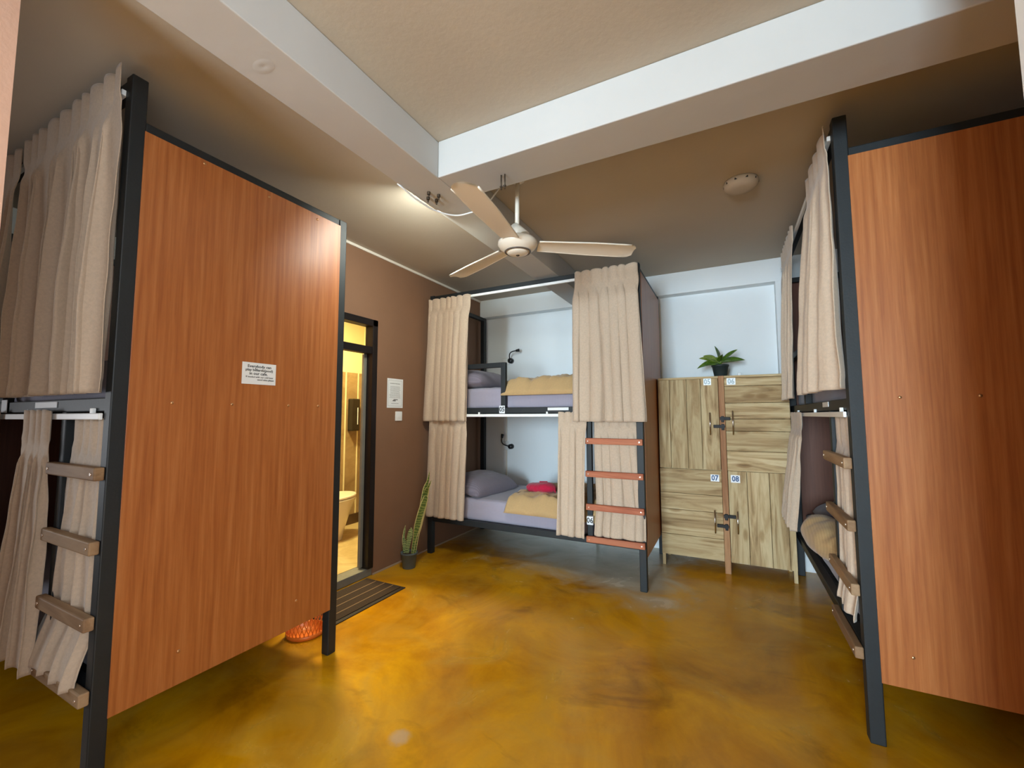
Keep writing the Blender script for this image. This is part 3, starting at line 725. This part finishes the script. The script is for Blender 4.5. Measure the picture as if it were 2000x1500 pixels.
K = .82; sc = lambda pr: [(r*K, z*K*.86) for r, z in pr]
MB().lathe(sc([(.03, -.068), (.078, -.066), (.092, -.058), (.12, -.034), (.134, -.008), (.132, .012), (.118, .030), (.085, .044), (.04, .052), (.02, .055)]), (FX, FY, FZ), 48).build('motor_housing', 'fan', G, tf=T)
MB().lathe(sc([(.076, -.0645), (.082, -.072), (.090, -.0655), (.084, -.058), (.077, -.058)]), (FX, FY, FZ), 40).build('trim_ring', 'fanring', G, tf=T)
MB().lathe(sc([(.0755, -.060), (.070, -.076), (.045, -.087), (.012, -.091)][::-1]), (FX, FY, FZ), 36).build('bottom_cap', 'fan', G, tf=T)
MB().sph((FX, FY, FZ-.065), .010, (1, 1, .5), n=12).build('logo_badge', 'bolt', G, tf=T)
for ang in (-84.5, 154.5, 33.5):
    a = math.radians(ang)
    m = MB()
    def bl(u, v):
        r = .115+.555*v; w = .050+.016*min(1, v*1.8)
        if v > .93: w *= math.sqrt(max(0.02, 1-((v-.93)/.07)**2*.65))
        y = (u-.5)*2*w*(.95)+(.010*v)
        cz = .006*(1-(2*u-1)**2)
        return Vector((r, y, cz-y*math.tan(math.radians(8))))
    m.grid(bl, 14, 30); m.grid(lambda u, v: bl(u, v)+Vector((0, 0, -.006)), 14, 30)
    for e in (0.0, 1.0): m.tube([bl(e, k/16)+Vector((0, 0, -.003)) for k in range(16)], .0045, 8)   # rolled lips along both edges
    m.bm.transform(T @ Matrix.Translation((FX, FY, FZ-.006)) @ Matrix.Rotation(a, 4, 'Z')); m.build('blade', 'fan', G)

# ------------------------------------------------------------------ ceiling bits
m = MB().lathe([(.088, -.0), (.092, -.012), (.088, -.030), (.070, -.046), (.04, -.05), (.002, -.05)][::-1], (2.69, -.575, Zc), 40)
o = m.build('smoke_detector', 'ceiling', loc=(2.69, -.575, Zc), label='round cream disc detector fixed to the ceiling near the right bunk', cat='smoke detector')
m = MB()
for k in range(10):
    a = 2*PI*k/10; m.box((2.69+.083*math.cos(a)-.008, -.575+.083*math.sin(a)-.008, Zc-.024), (2.69+.083*math.cos(a)+.008, -.575+.083*math.sin(a)+.008, Zc-.014))
m.build('vent_slot', 'ink', o, tf=Matrix.Translation(-Vector(o.location)))
for i, (x, y) in enumerate(((1.190, -1.55), (1.225, -1.59), (1.215, -1.51), (1.255, -1.545))):
    MB().cyl((x, y, 2.4335), (x, y, 2.418), .009, n=6, smooth=False).cyl((x, y, 2.42), (x, y, 2.405), .004, n=8).build('ceiling_bolt', 'bolt', loc=(x, y, 2.4335),
        label=('left', 'front', 'back', 'right')[i]+'most of the four bolt ends under the beam crossing', cat='bolt', group='four bolt ends under the beam crossing')
for i, x in enumerate((1.635, 1.655)):
    MB().cyl((x, -1.55, 2.4335), (x, -1.55, 2.36), .0035, n=8).cyl((x, -1.55, 2.378), (x, -1.55, 2.372), .007, n=6).build('threaded_rod', 'bolt', loc=(x, -1.55, 2.4335),
        label=('left' if i == 0 else 'right')+' one of two thin rods hanging from the cross beam', cat='rod', group='thin rods under the cross beam')
G = empty('tube_lamp', (1.135, -1.50, 2.54), 'slim tube lamp on the hidden left side of the long ceiling beam', 'lamp')
T = Matrix.Translation(-Vector(G.location))
MB().box((1.118, -1.80, 2.50), (1.1345, -1.20, 2.58), .004).build('batten_body', 'white', G, tf=T)
MB().cyl((1.108, -1.78, 2.54), (1.108, -1.22, 2.54), .0095, n=16).build('tube', 'lampglow2', G, tf=T)
# loose white cable under the beam
pts = []
ctrl = [(1.128, -1.72, 2.440), (1.14, -1.69, 2.426), (1.145, -1.60, 2.412), (1.165, -1.46, 2.405), (1.23, -1.36, 2.405), (1.31, -1.33, 2.415), (1.40, -1.31, 2.44), (1.50, -1.27, 2.58), (1.55, -1.26, 2.615)]
cv = [Vector(c) for c in ctrl]
for i in range(len(cv)-1):
    p0 = cv[max(i-1, 0)]; p1 = cv[i]; p2 = cv[i+1]; p3 = cv[min(i+2, len(cv)-1)]
    for k in range(8):
        f = k/8; pts.append(.5*((2*p1)+(p2-p0)*f+(2*p0-5*p1+4*p2-p3)*f*f+(3*p1-p0-3*p2+p3)*f**3))
MB().tube(pts, .0045, 8).build('cable', 'white', loc=tuple(cv[0]), label='thin white cable sagging under the ceiling beam towards the fan', cat='cable')
m = MB().grid(lambda u, v: Vector((1.236+.045*(.1+.9*v)*math.cos(2*PI*u), -2.479+.026*(.1+.9*v)*math.sin(2*PI*u), 2.4338-.0006*math.sin(PI*v))), 30, 4, close_u=True)
m.build('plaster_patch', 'beam', loc=(1.236, -2.479, 2.4338), label='small raised plaster blister under the long ceiling beam', cat='plaster patch')

# ------------------------------------------------------------------ things on the brown wall
G = empty('notice', (.003, -.484, 1.46), 'white printed notice sheet taped on the brown wall beside the bathroom door', 'notice')
T = Matrix.Translation(-Vector(G.location))
m = MB().box((.0005, -.582, 1.335), (.002, -.388, 1.588), .0003); m.build('sheet', 'paper', G, tf=T)
m = MB(); a, b, c, d = -.570, -.400, 1.35, 1.573
for (y0, z0, y1, z1) in ((a, c, b, c+.0015), (a, d-.0015, b, d), (a, c, a+.0015, d), (b-.0015, c, b, d)): m.box((.002, y0, z0), (.0023, y1, z1))
m.build('printed_border', 'greyink', G, tf=T)
F = plane_frame((.0024-G.location.x, -.485-G.location.y, 1.46-G.location.z), (0, 1, 0), (0, 0, 1))
rnd = random.Random(3); m = MB()          # illegible small print, as rows of short strokes
def print_row(y0, y1, z, h):
    y = y0
    while y < y1-.004:
        w = rnd.uniform(.004, .013); m.box((.002, y, z-h/2), (.0023, min(y+w, y1), z+h/2)); y += w+.0025
print_row(-.55, -.425, 1.545, .006)
for k in range(11):
    e = rnd.uniform(0, .018); print_row(-.560+e, -.412-e, 1.520-k*.0098, .0030)
print_row(-.53, -.44, 1.374, .004)
m.build('small_print', 'greyink', G, tf=T)
MB().box((.002, -.505, 1.403), (.0025, -.452, 1.409)).box((.002, -.515, 1.393), (.0025, -.478, 1.400)).build('signature_mark', 'ink', G, tf=T)
G = empty('light_switch', (.002, -.44, 1.262), 'square white wall switch under the notice sheet', 'light switch')
T = Matrix.Translation(-Vector(G.location))
MB().box((0, -.482, 1.222), (.010, -.400, 1.304), .004).build('plate', 'white', G, tf=T)
MB().box((.010, -.458, 1.245), (.014, -.424, 1.281), .002).build('rocker', 'white', G, tf=T)

# notice on the left bunk's end panel
G = empty('notice', (.651, -2.087, 1.46), 'small white notice about billiards on the left bunk\'s orange end panel', 'notice')
T = Matrix.Translation(-Vector(G.location))
MB().box((.6503, -2.166, 1.412), (.6525, -2.008, 1.511), .0004).build('sheet', 'paper', G, tf=T)
F = plane_frame((.6528-G.location.x, 0, 1.462-G.location.z), (0, 1, 0), (0, 0, 1))
lettering('lettering', [('Everybody can', 0, .032, .0175, .0003), ('play billiards(pool)', 0, .0155, .0160, .0003), ('in our cafe.', -.004, -.001, .0175, .0003)], F, 'ink', G, 1.08)
lettering('small_lettering', [('If needed with our cold beer', .002, -.0165, .0105, .0001), ('word wine please', .030, -.0285, .0105, .0002)], F, 'ink', G, 1.05)

# ------------------------------------------------------------------ wall lamps, sockets and conduit over the middle bunk
def wall_lamp(bx, bz, pts, label, head_r=.032):
    G = empty('reading_lamp', (bx, YW, bz), label, 'reading lamp', 'flexible black reading lamps')
    T = Matrix.Translation(-Vector(G.location))
    MB().cyl((bx, YW, bz), (bx, YW-.045, bz), head_r, head_r*.9, 28).sph((bx, YW-.045, bz), head_r*.9, (1, .35, 1)).build('wall_base', 'blackplastic', G, tf=T)
    MB().tube(pts, .006, 10).build('flexible_arm', 'blackplastic', G, tf=T)
    e = Vector(pts[-1]); d = (e-Vector(pts[-2])).normalized()
    MB().cyl(e-d*.005, e+d*.035, .012, .018, 18).build('lamp_head', 'blackplastic', G, tf=T)
    return G
from math import sin, cos
def arc(p, q, bul, n=12):
    p, q = Vector(p), Vector(q); return [p.lerp(q, k/n)+Vector(bul)*math.sin(PI*k/n) for k in range(n+1)]
wall_lamp(.362, 1.895, arc((.365, YW-.05, 1.91), (.475, YW-.10, 1.995), (-.02, -.03, .02)), 'black reading lamp above the upper bed, arm pointing up and right')
wall_lamp(.362, .915, arc((.345, YW-.05, .92), (.285, YW-.09, 1.02), (-.02, -.03, -.015)), 'black reading lamp over the lower bed, arm curling up to the left', .030)
for z, lab in ((1.90, 'white wall socket beside the upper reading lamp'), (.925, 'white wall socket beside the lower reading lamp')):
    o = MB().box((.235, YW-.012, z-.05), (.335, YW, z+.045), .004).build('wall_socket', 'white', loc=(.285, YW, z), label=lab, cat='socket', group='wall sockets by the reading lamps')
    MB().box((.262, YW-.015, z-.02), (.31, YW-.012, z+.02), .001).build('socket_face', 'track', o, tf=Matrix.Translation(-Vector((.285, YW, z))))
MB().box((.288, YW-.014, .45), (.306, YW, .875), .002).box((.288, YW-.014, .972), (.306, YW, 1.848), .002).build('cable_conduit', 'trimwhite', loc=(.297, YW, .45), label='thin vertical cable conduit on the white wall behind the beds', cat='conduit')

# ------------------------------------------------------------------ floor things
G = empty('door_mat', (.215, -1.12, 0), 'dark brown striped mat on the floor at the bathroom threshold', 'door mat')
T = Matrix.Translation(-Vector(G.location)); X0, X1, Y0, Y1 = .022, .412, -1.445, -.785
MB().box((X0, Y0, 0), (X1, Y1, .006), .002).build('border', 'matedge', G, tf=T)
m = MB(); m.box((X0+.022, Y0+.022, .006), (X1-.03, Y1-.022, .011), .001); m.build('pile', 'mat', G, tf=T)
for k in range(3):
    x = X0+.115+k*.085; MB().box((x, Y0+.022, .0105), (x+.007, Y1-.022, .0125), .001).build('stripe', 'matline', G, tf=T)
# orange lattice basket
BX, BY = .33, -1.55
G = empty('laundry_basket', (BX, BY, 0), 'orange plastic lattice basket on the floor behind the left bunk', 'basket')
hB = .26; rad = lambda z: .100+.035*z/hB
m = MB()
for sgn in (1, -1):
    for k in range(30):
        a0 = 2*PI*k/30
        m.tube([(rad(z)*cos(a0+sgn*z*3.2), rad(z)*sin(a0+sgn*z*3.2), z) for z in [.02+(hB-.02)*i/9 for i in range(10)]], .0026, 5)
m.build('lattice_wall', 'orange', G)
MB().lathe([(.001, 0), (.099, 0), (.105, .006), (.106, .026), (.100, .026), (.098, .008), (.001, .008)], (0, 0, 0), 40).build('base', 'orange', G)
m = MB(); m.tube([(rad(hB)*cos(2*PI*k/40), rad(hB)*sin(2*PI*k/40), hB) for k in range(41)], .008, 8); m.build('rim', 'orange', G)

# ------------------------------------------------------------------ bathroom fittings
G = empty('toilet', (-.93, -.40, .06), 'white toilet seen through the bathroom doorway', 'toilet')
m = MB()
def bowl(u, v):
    a = 2*PI*u; z = v*.38; w = .115+.075*v**1.4; l = .16+.11*v**1.3
    y = math.sin(a); l2 = l*(1.12 if y > 0 else .95)
    return Vector((w*math.cos(a), l2*y+.02*v, z))
m.grid(bowl, 40, 16, close_u=True); m.build('bowl', 'porcelain', G)
def slab(z0, z1, k):
    m = MB(); n = 44
    pr = lambda z, s: [m.bm.verts.new((.195*s*k*math.cos(2*PI*i/n), (.30 if math.sin(2*PI*i/n) > 0 else .24)*s*k*math.sin(2*PI*i/n)+.02, z)) for i in range(n)]
    A, B, C_, D_ = pr(z0, 1), pr(z0+.006, 1.01), pr(z1-.006, 1.01), pr(z1, .98)
    for a, b in ((A, B), (B, C_), (C_, D_)):
        for i in range(n): f = m.bm.faces.new((a[i], a[(i+1) % n], b[(i+1) % n], b[i])); f.smooth = True
    m.bm.faces.new(A[::-1]); m.bm.faces.new(D_); return m
slab(.38, .40, 1).build('seat', 'porcelain', G); slab(.403, .428, 1.0).build('lid', 'porcelain', G)
MB().box((-.19, -.44, .0), (.19, -.24, .40), .03).box((-.2, -.45, .36), (.2, -.27, .74), .03).build('cistern', 'porcelain', G)
G = empty('soap_dispenser', (-1.235, .14, 1.28), 'dark soap dispenser on the bathroom wall', 'dispenser')
T = Matrix.Translation(-Vector(G.location))
MB().box((-1.235, .10, 1.10), (-1.15, .205, 1.46), .012).build('case', 'dispenser', G, tf=T)
MB().box((-1.152, .165, 1.17), (-1.147, .175, 1.36), .002).build('level_window', 'white', G, tf=T)
MB().cyl((-1.235, -.27, .55), (-1.18, -.27, .55), .02, n=16).cyl((-1.18, -.27, .55), (-1.18, -.27, .50), .012, n=12).build('water_valve', 'chrome', loc=(-1.235, -.27, .55), label='small metal water valve on the bathroom wall above the toilet', cat='valve')
o = MB().lathe([(.13, 0), (.13, -.03), (.11, -.04), (.002, -.042)][::-1], (-.62, -.75, Zc), 32).build('ceiling_lamp', 'lampglow', loc=(-.62, -.75, Zc), label='round ceiling lamp inside the bathroom', cat='ceiling lamp')
